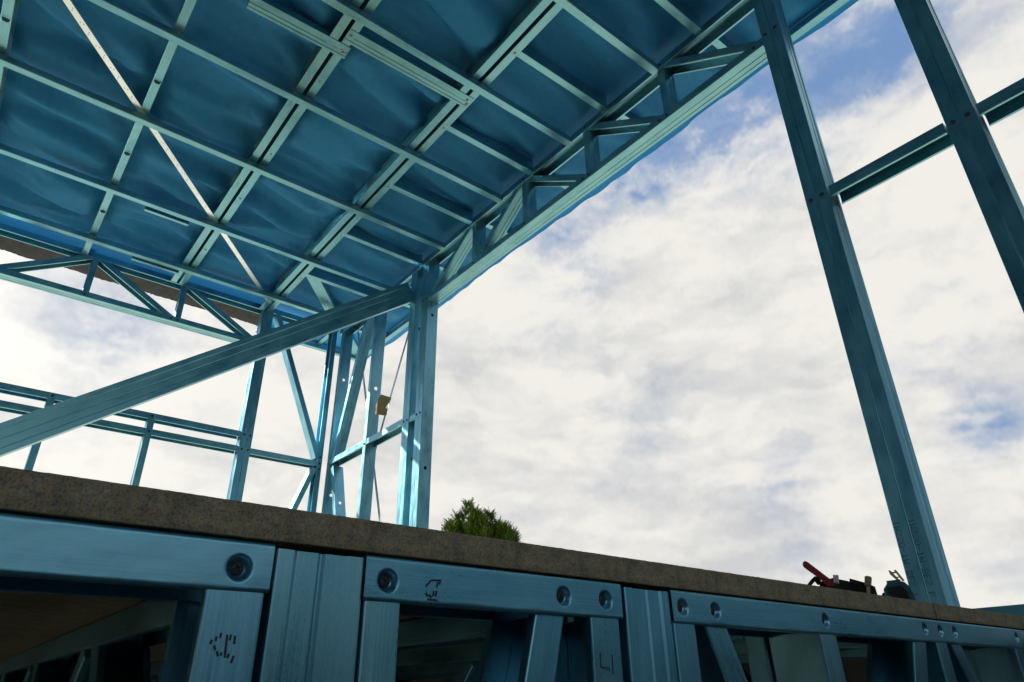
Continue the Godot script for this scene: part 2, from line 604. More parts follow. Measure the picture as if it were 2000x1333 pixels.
func make_lower_storey() -> void:
	var g := Geo.new()
	g.box(Vector3((X_LO + 2.2) / 2, -0.08, -(N_LO + 4.9) / 2), XA * ((2.2 - X_LO) / 2), YA * 0.08, NA * ((4.9 - N_LO) / 2))
	var s := part(self, "lower_slab", g, M["slab"])
	s.set_meta("kind", "structure")
	s.set_meta("label", "concrete slab of the storey below")
	var top := 0.104 + EYE
	_wall("lower_wall", "lined wall of the storey below, under the far upper frame", Vector3((X_LO + 2.06) / 2, top / 2, -4.68), Vector3((2.06 - X_LO) / 2, top / 2, 0.05), "clad")
	_wall("lower_wall", "lined wall of the storey below, under the right upper frame", Vector3(2.01, top / 2, -(N_LO + 4.62) / 2), Vector3(0.05, top / 2, (4.62 - N_LO) / 2), "clad")
	_wall("lower_wall", "lined wall of the storey below at its left end, unseen and cut short to let light in", Vector3(X_LO + 0.05, top / 2, -(N_LO + 2.2) / 2), Vector3(0.05, top / 2, (2.2 - N_LO) / 2), "clad")  # unseen wall, shortened so some light gets in under the deck
	_wall("added_end_wall", "added unseen wrapped wall closing the left end of the upper storey", Vector3(X_LO - 0.06, (2.70 + 0.131) / 2 + EYE, -(N_LO + 4.62) / 2), Vector3(0.05, (2.70 - 0.131) / 2, (4.62 - N_LO) / 2), "wrap")  # unseen wall added to darken what the right-hand posts mirror
	_wall("added_back_wall", "added unseen wrapped wall behind the void, kept low to let sky light in above", Vector3((X_LO + 2.06) / 2, (0.5 + EYE) / 2, -N_LO + 0.06), Vector3((2.06 - X_LO) / 2, (0.5 + EYE) / 2, 0.05), "wrap")  # added out of view; its height sets the light on the rim steel

func _wall(called: String, label: String, c: Vector3, h: Vector3, mat: String) -> void:
	var g := Geo.new()
	g.box(c, XA * h.x, YA * h.y, Vector3(0, 0, h.z))
	var o := part(self, called, g, M[mat])
	tag(o, label, "wall", "lower walls")

# unseen house added behind the viewer to darken what the outward steel faces mirror
func make_added_house() -> void:
	var t := thing("added_house", "added dark slate blue two-storey house, unseen behind the viewer", "house", Vector3(8.5, -0.16, 6.4))
	var g := geo(t)
	g.box(Vector3(8.5, 3.3, 6.4), XA * 3.2, YA * 3.46, Vector3(0, 0, 5.6))
	part(t, "wall", g, M["slate"])
	g = geo(t)
	var rid := [Vector3(8.5, 9.0, 0.5), Vector3(8.5, 9.0, 12.3)]
	for sd in [-1.0, 1.0]:
		var e0 := Vector3(8.5 + sd * 3.6, 6.7, 0.5)
		var e1 := Vector3(8.5 + sd * 3.6, 6.7, 12.3)
		g.quad(e0, e1, rid[1], rid[0], Vector3(sd * 0.5, 0.86, 0))
		g.quad(e0 - YA * 0.12, e1 - YA * 0.12, rid[1] - YA * 0.12, rid[0] - YA * 0.12, Vector3(-sd * 0.5, -0.86, 0))
		g.quad(e0, e1, e1 - YA * 0.12, e0 - YA * 0.12, XA * sd)
	for z in [0.82, 11.98]:
		g.tri(Vector3(5.3, 6.7, z), Vector3(11.7, 6.7, z), Vector3(8.5, 8.75, z), Vector3(0, 0, signf(z - 6)), Vector3(0, 0, signf(z - 6)), Vector3(0, 0, signf(z - 6)))
	part(t, "roof", g, M["rooftile"])
	for z in [2.9, 6.4, 9.9]:
		for y in [1.6, 4.6]:
			g = geo(t)
			g.box(Vector3(5.29, y, z), XA * 0.03, YA * 0.65, Vector3(0, 0, 0.6))
			var w := part(t, "window", g, M["white"])
			g = geo(t)
			g.box(Vector3(5.255, y, z), XA * 0.008, YA * 0.58, Vector3(0, 0, 0.53))
			part(w, "pane", g, M["darkglass"])

# ------------------------------------------------------------------ floor deck
const FLOOR := 0.131
const EDGE := 0.518

func make_floor() -> void:
	var fl := Node3D.new()
	fl.name = "floor"
	add_child(fl)
	fl.set_meta("kind", "structure")
	fl.set_meta("label", "brown chipboard floor deck on the steel floor trusses")
	var rows := [EDGE, 1.418, 2.318, 3.218, 4.118, 4.72]
	var nz := FastNoiseLite.new()
	nz.seed = 61
	nz.frequency = 0.9
	nz.fractal_octaves = 3
	for r in range(rows.size() - 1):
		var cuts := [X_LO, -2.265, 1.3335, 2.055] if r % 2 == 0 else [X_LO, -0.9, 2.055]
		for k in range(cuts.size() - 1):
			var g := Geo.new()
			var ed := Geo.new()
			var x0: float = cuts[k] + 0.0014
			var x1: float = cuts[k + 1] - 0.0014
			var n0: float = rows[r]
			var n1: float = rows[r + 1] - 0.0015
			var y1 := FLOOR
			var y0 := FLOOR - 0.0255
			if r == 0 and x1 > -0.3:
				# the board at the void's edge: a sawn, slightly broken arris
				var a := maxf(x0, -0.6)
				var step := 0.003
				var cnt := int((x1 - a) / step)
				var rows_s := [0.0, 0.0006, 0.003, 0.009, 0.016, 0.0225, 0.0249, 0.0255]
				var insets := [0.0010, 0.0003, 0.0, 0.0, 0.0, 0.0, 0.0003, 0.0009]
				var pts := []
				for i in cnt + 1:
					var col := []
					var x := lerpf(a, x1, i / float(cnt))
					for j in rows_s.size():
						var e := 1.0 if (j == 0 or j == rows_s.size() - 1) else 0.45
						var dn := nz.get_noise_2d(x * 400.0, j * 3.0) * 0.0004 * e + nz.get_noise_2d(x * 30.0, 7.0) * 0.0006
						var dy := nz.get_noise_2d(x * 300.0, 50.0 + j) * 0.0004 * (1.0 if j == 0 else 0.2)
						col.append(pt(x, y1 - rows_s[j] + minf(dy, 0.0003), n0 + insets[j] + dn))
					pts.append(col)
				for i in cnt:
					for j in range(rows_s.size() - 1):
						var p: Vector3 = pts[i][j]
						var q: Vector3 = pts[i + 1][j]
						var s: Vector3 = pts[i + 1][j + 1]
						var u: Vector3 = pts[i][j + 1]
						var nn := (q - p).cross(u - p).normalized()
						if nn.z < 0.0:
							nn = -nn
						ed.quad(p, q, s, u, nn)
					g.quad(pts[i][0], pts[i + 1][0], pt(pts[i + 1][0].x, y1, n1), pt(pts[i][0].x, y1, n1), YA)
					g.quad(pts[i][rows_s.size() - 1], pts[i + 1][rows_s.size() - 1], pt(pts[i + 1][0].x, y0, n1), pt(pts[i][0].x, y0, n1), -YA)
				for e in [0, cnt]:
					var xx: float = pts[e][0].x
					g.quad(pt(xx, y1, n0 + 0.001), pt(xx, y0, n0 + 0.001), pt(xx, y0, n1), pt(xx, y1, n1), XA * (1.0 if e > 0 else -1.0))
				g.quad(pt(a, y0, n1), pt(x1, y0, n1), pt(x1, y1, n1), pt(a, y1, n1), NA)
				if a > x0:
					g.box(pt((x0 + a) / 2, (y0 + y1) / 2, (n0 + n1) / 2), XA * ((a - x0) / 2), YA * 0.01275, NA * ((n1 - n0) / 2))
			else:
				g.box(pt((x0 + x1) / 2, (y0 + y1) / 2, (n0 + n1) / 2), XA * ((x1 - x0) / 2), YA * 0.01275, NA * ((n1 - n0) / 2))
			var bd := part(fl, "floorboard", g, M["chip"])
			if ed.v.size() > 0:
				var se := MeshInstance3D.new()
				se.name = "sawn_edge"
				se.mesh = ed.mesh(M["chip"])
				bd.add_child(se)

# ------------------------------------------------------------------ floor trusses (run away from the camera) and rim panels
const CH_T := 0.1035
const CH_B := 0.068

func make_floor_trusses() -> void:
	var spots := [
		[-0.524, false, "steel floor truss outermost to the left under the chipboard deck"],
		[-0.148, false, "steel floor truss just left of the left rim panel"],
		[0.228, true, "steel floor truss with ribbed end between the left and middle rim panels"],
		[0.604, true, "steel floor truss with ribbed end between the middle and right rim panels"],
		[0.98, false, "steel floor truss behind the first upright of the right rim panel"],
		[1.356, false, "steel floor truss behind the three close webs of the right rim panel"],
		[1.76, false, "steel floor truss nearest the right wall under the deck"],
	]
	for s in spots:
		var x: float = s[0]
		var t := thing("floor_truss", s[2], "floor truss", pt(x, -0.2, 0.6), "floor trusses under the deck")
		var n0: float = EDGE + 0.001 if s[1] else EDGE + 0.085
		var D := 0.0725
		csec(t, "top_chord", pt(x, CH_T - 0.0005, n0 + 0.034), pt(x, CH_T - 0.0005, 4.62), XA, -YA, D, 0.035, true)
		csec(t, "bottom_chord", pt(x, -0.20, n0), pt(x, -0.20, 4.62), XA, YA, D, 0.035, true)
		csec(t, "end_web", pt(x, -0.165, n0), pt(x, CH_T - 0.003, n0), XA, NA, D, 0.033, true)
		var n := n0 + 0.16
		var up := false
		while n < 4.3:
			var m := n + 0.24
			if up:
				csec(t, "web", pt(x, -0.17, n), pt(x, 0.08, m), XA, YA, D * 0.93, 0.033, false)
			else:
				csec(t, "web", pt(x, 0.08, n), pt(x, -0.17, m), XA, -YA, D * 0.93, 0.033, false)
			up = not up
			n = m + 0.05

# pressed front flange with screw dimples, lit grazing: a real dished sheet
func pressed_flange(parent: Node3D, x0: float, x1: float, spots: Array, cell: float) -> MeshInstance3D:
	var g := geo(parent)
	var dents := FastNoiseLite.new()
	dents.seed = 71 + int(x0 * 100)
	dents.frequency = 14.0
	dents.fractal_octaves = 3
	# rows: [y, n] down the profile: top bend, face, bottom bend, lip turned inside
	var rows := []
	for i in 4:
		var a := lerpf(PI / 2, 0.0, i / 3.0)
		rows.append([CH_T - 0.003 + sin(a) * 0.003, EDGE + 0.003 - cos(a) * 0.003, 0.0])
	var m := 25
	for i in range(1, m):
		rows.append([lerpf(CH_T - 0.003, CH_B + 0.0025, i / float(m)), EDGE, 1.0])
	for i in 4:
		var a := lerpf(0.0, -PI / 2, i / 3.0)
		rows.append([CH_B + 0.0025 + sin(a) * 0.0025, EDGE + 0.0025 - cos(a) * 0.0025, 0.0])
	rows.append([CH_B, EDGE + 0.009, 0.0])
	rows.append([CH_B + 0.0012, EDGE + 0.009, 0.0])
	rows.append([CH_B + 0.0012, EDGE + 0.0022, 0.0])
	var cnt := int((x1 - x0) / cell)
	var P := []
	for i in cnt + 1:
		var x := lerpf(x0, x1, i / float(cnt))
		var col := []
		for r in rows:
			var dn := 0.0
			if r[2] > 0.5:
				dn = dents.get_noise_2d(x, r[0] * 1.5) * 0.00025
				for s in spots:
					var dx: float = (x - s[0]) * 0.95
					var dy: float = r[0] - s[1]
					var rr := sqrt(dx * dx + dy * dy) / 0.0096
					if rr < 1.0:
						var k := 0.5 + 0.5 * cos(PI * clampf((rr - 0.52) / 0.48, 0.0, 1.0))
						dn += 0.0060 * k
			col.append(pt(x, r[0], r[1] + dn))
		P.append(col)
	var R := rows.size()
	var NN := []
	for i in cnt + 1:
		var col := []
		for j in R:
			var tx: Vector3 = P[mini(i + 1, cnt)][j] - P[maxi(i - 1, 0)][j]
			var ty: Vector3 = P[i][mini(j + 1, R - 1)] - P[i][maxi(j - 1, 0)]
			var nn := ty.cross(tx).normalized()
			col.append(nn)
		NN.append(col)
	# make the face look towards the camera side (+Z)
	var flip := 1.0 if (NN[0][9] as Vector3).z > 0.0 else -1.0
	for i in cnt:
		for j in range(R - 1):
			var ua := Vector2(P[i][j].x * 1.0, rows[j][0])
			var ub := Vector2(P[i + 1][j].x, rows[j][0])
			var uc := Vector2(P[i + 1][j + 1].x, rows[j + 1][0])
			var ud := Vector2(P[i][j + 1].x, rows[j + 1][0])
			g.tri(P[i][j], P[i + 1][j], P[i + 1][j + 1], NN[i][j] * flip, NN[i + 1][j] * flip, NN[i + 1][j + 1] * flip, ua, ub, uc)
			g.tri(P[i][j], P[i + 1][j + 1], P[i][j + 1], NN[i][j] * flip, NN[i + 1][j + 1] * flip, NN[i][j + 1] * flip, ua, uc, ud)
	# web on top and the rear flange
	var D := 0.085
	var t := 0.0012
	g.box(pt((x0 + x1) / 2, CH_T - t / 2, EDGE + 0.003 + (D - 0.003) / 2), XA * ((x1 - x0) / 2), YA * (t / 2), NA * ((D - 0.003) / 2))
	g.box(pt((x0 + x1) / 2, (CH_T - t + CH_B) / 2, EDGE + D - t / 2), XA * ((x1 - x0) / 2), YA * ((CH_T - t - CH_B) / 2), NA * (t / 2))
	g.box(pt((x0 + x1) / 2, CH_B + t / 2, EDGE + D - t - 0.005), XA * ((x1 - x0) / 2), YA * (t / 2), NA * 0.005)
	return part(parent, "top_chord", g, M["steel1"])

# pan-head screw with a cross recess, as a small height field
var pan_mesh: ArrayMesh
func pan_screw(parent: Node3D, x: float, y: float) -> void:
	if pan_mesh == null:
		var g := Geo.new()
		var R := 0.0048
		var hf := func(a: float, b: float) -> float:
			var r := sqrt(a * a + b * b)
			var h := 0.0026 * sqrt(maxf(0.0, 1.0 - pow(r / (R * 1.04), 2.2)))
			var c1 := absf(a * 0.8 + b * 0.6)
			var c2 := absf(a * 0.6 - b * 0.8)
			if r < 0.0032 and (c1 < 0.0008 or c2 < 0.0008):
				h -= 0.0022 * (1.0 - r / 0.0040)
			return h
		var nr := 14
		var na := 28
		for i in nr:
			for k in na:
				var q := []
				for c in [[i, k], [i + 1, k], [i + 1, k + 1], [i, k + 1]]:
					var r: float = R * c[0] / nr
					var an: float = c[1] * TAU / na
					q.append(Vector3(cos(an) * r, sin(an) * r, hf.call(cos(an) * r, sin(an) * r)))
				var nn: Vector3 = (q[1] - q[0]).cross(q[2] - q[0])
				if nn.length() < 1e-12:
					nn = Vector3(0, 0, 1)
				nn = nn.normalized()
				if nn.z < 0:
					nn = -nn
				g.quad(q[0], q[1], q[2], q[3], nn)
		pan_mesh = g.mesh(M["darkscrew"])
	var o := MeshInstance3D.new()
	o.name = "screw"
	o.mesh = pan_mesh
	parent.add_child(o, true)
	o.position = pt(x, y, EDGE + 0.0056) - geo(parent).off
	o.rotation.z = rng.randf() * 3.0

# ink strokes lying on the face of a member
func ink(parent: Node3D, called: String, strokes: Array, w: float, n_face: float) -> void:
	var g := geo(parent)
	for s in strokes:
		var a := pt(s[0], s[1], n_face)
		var b := pt(s[2], s[3], n_face)
		var d := (b - a)
		var L := d.length()
		if L < 0.0004:
			d = XA * 0.001
			L = 0.001
		var e := d / L
		var f := e.cross(Vector3(0, 0, 1)).normalized()
		g.box((a + b) / 2, e * (L / 2 + w * 0.3), f * (w / 2), Vector3(0, 0, 0.00012))
	var o := part(parent, called, g, M["ink"])
	o.set_meta("label", "dark handwritten or dotted mark on the blue steel")

func make_blocking_panels() -> void:
	var d := 0.0016   # webs sit inside the chord flange
	# left panel
	var t := thing("rim_panel", "blue steel rim panel at the far left with one screw above a stamped upright", "rim panel", pt(0.03, -0.2, EDGE), "steel rim panels along the floor edge")
	var ch := pressed_flange(t, -0.11, 0.189, [[0.1652, 0.0838]], 0.0014)
	pan_screw(ch, 0.1652, 0.0838)
	var up := csec(t, "upright", pt(0.187, -0.2, EDGE + d + 0.04), pt(0.187, CH_B + 0.003, EDGE + d + 0.04), NA, -XA, 0.08, 0.041, false)
	up.set_meta("label", "blue upright with a dotted letter printed on it")
	ink(up, "printed_mark", [[0.165, 0.0395, 0.1657, 0.0259], [0.1676, 0.0396, 0.1672, 0.0367], [0.1704, 0.0389, 0.1707, 0.0344], [0.1607, 0.0405, 0.1605, 0.0381], [0.158, 0.038, 0.1579, 0.036], [0.1552, 0.036, 0.1549, 0.034], [0.1576, 0.0325, 0.1585, 0.0303], [0.1599, 0.029, 0.161, 0.0266], [0.1629, 0.0283, 0.1631, 0.0271], [0.168, 0.0276, 0.1676, 0.0256], [0.1715, 0.0264, 0.1706, 0.0226]], 0.0016, EDGE + d)
	csec(t, "bottom_chord", pt(0.04, -0.2, EDGE + d + 0.04), pt(0.187, -0.2, EDGE + d + 0.04), NA, YA, 0.084, 0.035)
	csec(t, "web", pt(0.14, -0.17, EDGE + d + 0.04), pt(-0.08, CH_B + 0.003, EDGE + d + 0.04), NA, -YA, 0.075, 0.036, false)
	# middle panel
	t = thing("rim_panel", "blue steel rim panel with a dotted digit, between the two ribbed truss ends", "rim panel", pt(0.41, -0.2, EDGE), "steel rim panels along the floor edge")
	var sp := [[0.2854, 0.0841], [0.4795, 0.085], [0.5375, 0.0853]]
	ch = pressed_flange(t, 0.2650, 0.5615, sp, 0.0014)
	for s in sp:
		pan_screw(ch, s[0], s[1])
	ink(ch, "printed_mark", [[0.3268, 0.088, 0.3369, 0.0888], [0.3337, 0.0869, 0.3328, 0.0832], [0.3359, 0.0875, 0.3356, 0.0856], [0.3259, 0.087, 0.3247, 0.0855], [0.3237, 0.0847, 0.3224, 0.0831], [0.3223, 0.0774, 0.3242, 0.0754], [0.3259, 0.0762, 0.3274, 0.0742], [0.3299, 0.0794, 0.3295, 0.0758], [0.3326, 0.0796, 0.332, 0.0759], [0.3243, 0.0726, 0.3336, 0.0725]], 0.0015, EDGE - 0.0003)
	csec(t, "upright", pt(0.2668, -0.2, EDGE + d + 0.04), pt(0.2668, CH_B + 0.003, EDGE + d + 0.04), NA, XA, 0.08, 0.033, false)
	var e := csec(t, "upright", pt(0.5570, -0.2, EDGE + d + 0.04), pt(0.5570, CH_B + 0.003, EDGE + d + 0.04), NA, -XA, 0.08, 0.041, false)
	e.set_meta("label", "blue upright with a dotted letter E printed on it")
	ink(e, "printed_mark", [[0.5262, 0.0358, 0.5259, 0.0234], [0.5274, 0.0238, 0.5298, 0.0225], [0.5313, 0.0232, 0.5322, 0.0219], [0.5339, 0.0238, 0.5341, 0.021], [0.5368, 0.0232, 0.5377, 0.0201], [0.5427, 0.0345, 0.5421, 0.0173]], 0.0015, EDGE + d)
	csec(t, "web", pt(0.4857, CH_B + 0.003, EDGE + d + 0.042), pt(0.415, -0.2, EDGE + d + 0.042), NA, -XA, 0.076, 0.036, false)
	csec(t, "bottom_chord", pt(0.2668, -0.2, EDGE + d + 0.04), pt(0.557, -0.2, EDGE + d + 0.04), NA, YA, 0.084, 0.035)
	# right panel, running to the wall
	t = thing("rim_panel", "long blue steel rim panel on the right with sloping webs and many screws", "rim panel", pt(1.2, -0.2, EDGE), "steel rim panels along the floor edge")
	sp = [[0.6607, 0.0854], [0.7204, 0.0849], [0.9665, 0.0857], [1.2765, 0.0875], [1.334, 0.087], [1.3919, 0.087], [1.6836, 0.088]]
	ch = pressed_flange(t, 0.6425, 1.93, sp, 0.0018)
	for s in sp:
		pan_screw(ch, s[0], s[1])
	csec(t, "upright", pt(0.6430, -0.2, EDGE + d + 0.04), pt(0.6430, CH_B + 0.003, EDGE + d + 0.04), NA, XA, 0.08, 0.038, false)
	csec(t, "web", pt(0.7035, CH_B + 0.003, EDGE + d + 0.042), pt(0.825, -0.2, EDGE + d + 0.042), NA, XA, 0.076, 0.038, false)
	csec(t, "upright", pt(0.9475, CH_B + 0.003, EDGE + d + 0.04), pt(0.958, -0.2, EDGE + d + 0.04), NA, XA, 0.08, 0.042, false)
	csec(t, "web", pt(1.2830, CH_B + 0.003, EDGE + d + 0.042), pt(1.145, -0.2, EDGE + d + 0.042), NA, -XA, 0.076, 0.042, false)
	csec(t, "upright", pt(1.3100, CH_B + 0.003, EDGE + d + 0.04), pt(1.3100, -0.2, EDGE + d + 0.04), NA, XA, 0.08, 0.040, false)
	csec(t, "web", pt(1.3745, CH_B + 0.003, EDGE + d + 0.042), pt(1.53, -0.2, EDGE + d + 0.042), NA, XA, 0.076, 0.036, false)
	csec(t, "upright", pt(1.6620, CH_B + 0.003, EDGE + d + 0.04), pt(1.6620, -0.2, EDGE + d + 0.04), NA, XA, 0.08, 0.040, false)
	csec(t, "bottom_chord", pt(0.643, -0.2, EDGE + d + 0.04), pt(1.93, -0.2, EDGE + d + 0.04), NA, YA, 0.084, 0.035)

# ------------------------------------------------------------------ right wall frame (plane X = 1.97, runs away from the camera)
const RX := 1.97
const WD := 0.082
const RC := 2.011

func r_stud(t: Node3D, n: float, dir: float, y0: float, y1: float, holes := []) -> MeshInstance3D:
	# web at n, flanges towards dir * N
	return csec(t, "stud", pt(RC, y0, n), pt(RC, y1, n), XA, NA * dir, WD, 0.0395, holes.size() == 0, 0.010, holes)

func r_nog(t: Node3D, n0: float, n1: float, y: float) -> void:
	csec(t, "nogging", pt(RC, y, n0), pt(RC, y, n1), XA, -YA, WD - 0.003, 0.040, false)

func make_right_wall() -> void:
	var t := thing("right_wall_frame", "tall blue steel wall frame on the right with a wide window opening under a truss lintel", "wall frame", pt(RC, FLOOR, 2.0))
	csec(t, "bottom_plate", pt(RC, FLOOR + 0.001, 4.62), pt(RC, FLOOR + 0.001, N_LO), XA, YA, WD + 0.003, 0.040)
	csec(t, "top_plate", pt(RC, 2.642, 4.62), pt(RC, 2.642, N_LO), XA, -YA, WD + 0.003, 0.042)
	var y0 := FLOOR + 0.003
	var y1 := 2.638
	# near posts: pairs boxed toe to toe
	var k := 0
	for n in [0.7725, 0.3185, -0.1355, -0.590, -1.045, -1.5, -1.95, -2.4]:
		r_stud(t, n - 0.0398, 1.0, y0, y1)
		r_stud(t, n + 0.0398, -1.0, y0, y1)
		if k < 3:
			# nogging tab lapped over the pair, with its two screws
			plate(t, "nogging_tab", pt(RX - 0.0009, 1.491, n), YA * 0.0195, NA * 0.0385, XA * 0.0007, "steel0")
			screw(t, pt(RX - 0.0016, 1.490, n - 0.019), -XA, 0.0066, "darkscrew")
			screw(t, pt(RX - 0.0016, 1.490, n + 0.021), -XA, 0.0066, "darkscrew")
		if n < 0.7:
			r_nog(t, n + 0.045, n + 0.409, 1.511)
		k += 1
	# far corner, middle and opening jambs
	r_stud(t, 4.558, 1.0, y0, y1, [[2.05, 0.011], [1.15, 0.011]])
	r_stud(t, 4.003, 1.0, y0, y1, [[1.785, 0.0145], [0.5, 0.0145]])
	r_stud(t, 3.4485, 1.0, y0, y1, [[2.02, 0.0105], [1.13, 0.0105], [2.28, 0.006]])
	r_stud(t, 3.527, -1.0, y0, y1)
	r_stud(t, 3.2965, 1.0, y0, y1, [[2.055, 0.0105], [1.04, 0.0105]])
	r_stud(t, 3.3755, -1.0, y0, y1)
	r_nog(t, 4.555, 4.045, 1.541)
	r_nog(t, 4.000, 3.530, 1.541)
	r_nog(t, 3.445, 3.378, 1.530)
	plate(t, "nogging_tab", pt(RX - 0.0009, 1.512, 3.487), YA * 0.019, NA * 0.040, XA * 0.0007, "steel1")
	plate(t, "nogging_tab", pt(RX - 0.0009, 1.510, 3.336), YA * 0.019, NA * 0.040, XA * 0.0007, "steel1")
	for n in [3.507, 3.469, 3.357, 3.317, 4.024, 4.578]:
		screw(t, pt(RX - 0.0018, 1.512, n), -XA, 0.0066, "darkscrew")
	# braces of the far bay, folded from studs
	csec(t, "brace", pt(RC, 1.530, 4.505), pt(RC, 2.600, 4.150), XA, YA, WD - 0.004, 0.039, true, 0.010)
	csec(t, "brace", pt(RC, 1.480, 4.490), pt(RC, 0.180, 4.050), XA, -YA, WD - 0.004, 0.039, false, 0.010, [[0.30, 0.011]])
	# lintel truss
	var lt := Node3D.new()
	lt.name = "lintel_truss"
	t.add_child(lt)
	lt.position = pt(RC, 2.287, 2.0) - t.position
	csec(lt, "bottom_chord", pt(RC, 2.287, 3.2945), pt(RC, 2.287, 0.815), XA, YA, WD + 0.002, 0.040)
	for n in [1.283, 1.785, 2.288, 2.770]:
		csec(lt, "web", pt(RC, 2.290, n), pt(RC, 2.636, n), XA, NA, WD - 0.004, 0.036)
	for s in [[3.285, 2.803], [2.768, 2.322]]:
		csec(lt, "web", pt(RC, 2.296, s[0]), pt(RC, 2.602, s[1]), XA, YA, WD - 0.006, 0.038)
	for s in [[2.285, 1.822], [1.782, 1.322], [1.280, 0.820]]:
		csec(lt, "web", pt(RC, 2.634, s[0]), pt(RC, 2.326, s[1]), XA, -YA, WD - 0.006, 0.036, false)
	for s in [[0.853, 2.306], [1.303, 2.306], [1.345, 2.306], [1.803, 2.306], [1.845, 2.306], [2.306, 2.306], [2.79, 2.306], [3.31, 2.306], [3.35, 2.306], [0.795, 2.33], [0.752, 2.33], [1.30, 2.622], [1.803, 2.622], [2.306, 2.622], [2.79, 2.622]]:
		screw(lt, pt(RX - 0.0015, s[1], s[0]), -XA, 0.0060, "darkscrew")
	# ink-jet print on the near post, reading downwards
	dot_print(t, "1W220-1W 2F2 L", 0.8005)
	dot_print(t, "1W220-1W 2E2 P", 0.7610)

const FONT := {
	"1": ["00100", "01100", "00100", "00100", "00100", "00100", "01110"],
	"2": ["01110", "10001", "00001", "00110", "01000", "10000", "11111"],
	"0": ["01110", "10001", "10001", "10001", "10001", "10001", "01110"],
	"W": ["10001", "10001", "10001", "10101", "10101", "11011", "10001"],
	"-": ["00000", "00000", "00000", "11111", "00000", "00000", "00000"],
	"E": ["11111", "10000", "10000", "11110", "10000", "10000", "11111"],
	"F": ["11111", "10000", "10000", "11110", "10000", "10000", "10000"],
	"L": ["10000", "10000", "10000", "10000", "10000", "10000", "11111"],
	"P": ["11110", "10001", "10001", "11110", "10000", "10000", "10000"],
}

func dot_print(t: Node3D, text: String, n_mid: float) -> void:
	var g := geo(t)
	var y := 0.402
	for ch in text:
		if FONT.has(ch):
			var rows: Array = FONT[ch]
			for r in 7:
				for c in 5:
					if rows[r][c] == "1":
						# letters lie on their side: columns run down the post
						var p := pt(RX - 0.0004, y - c * 0.0024, n_mid - 0.007 + r * 0.0023)
						g.box(p, YA * 0.0009, NA * 0.0008, XA * 0.00015)
		y -= 0.0142
	var o := part(t, "printed_code", g, M["ink"])
	o.set_meta("label", "dotted production code printed down the post")

# ------------------------------------------------------------------ left (far) wall frame (plane N = 4.64)
const LN := 4.64
const LC := 4.681

func l_stud(t: Node3D, x: float, dir: float, y0: float, y1: float) -> void:
	csec(t, "stud", pt(x, y0, LC), pt(x, y1, LC), NA, XA * dir, WD, 0.0395)

func l_rail(t: Node3D, called: String, x0: float, x1: float, y: float) -> void:
	csec(t, called, pt(x0, y, LC), pt(x1, y, LC), NA, -YA, WD - 0.003, 0.040, false)

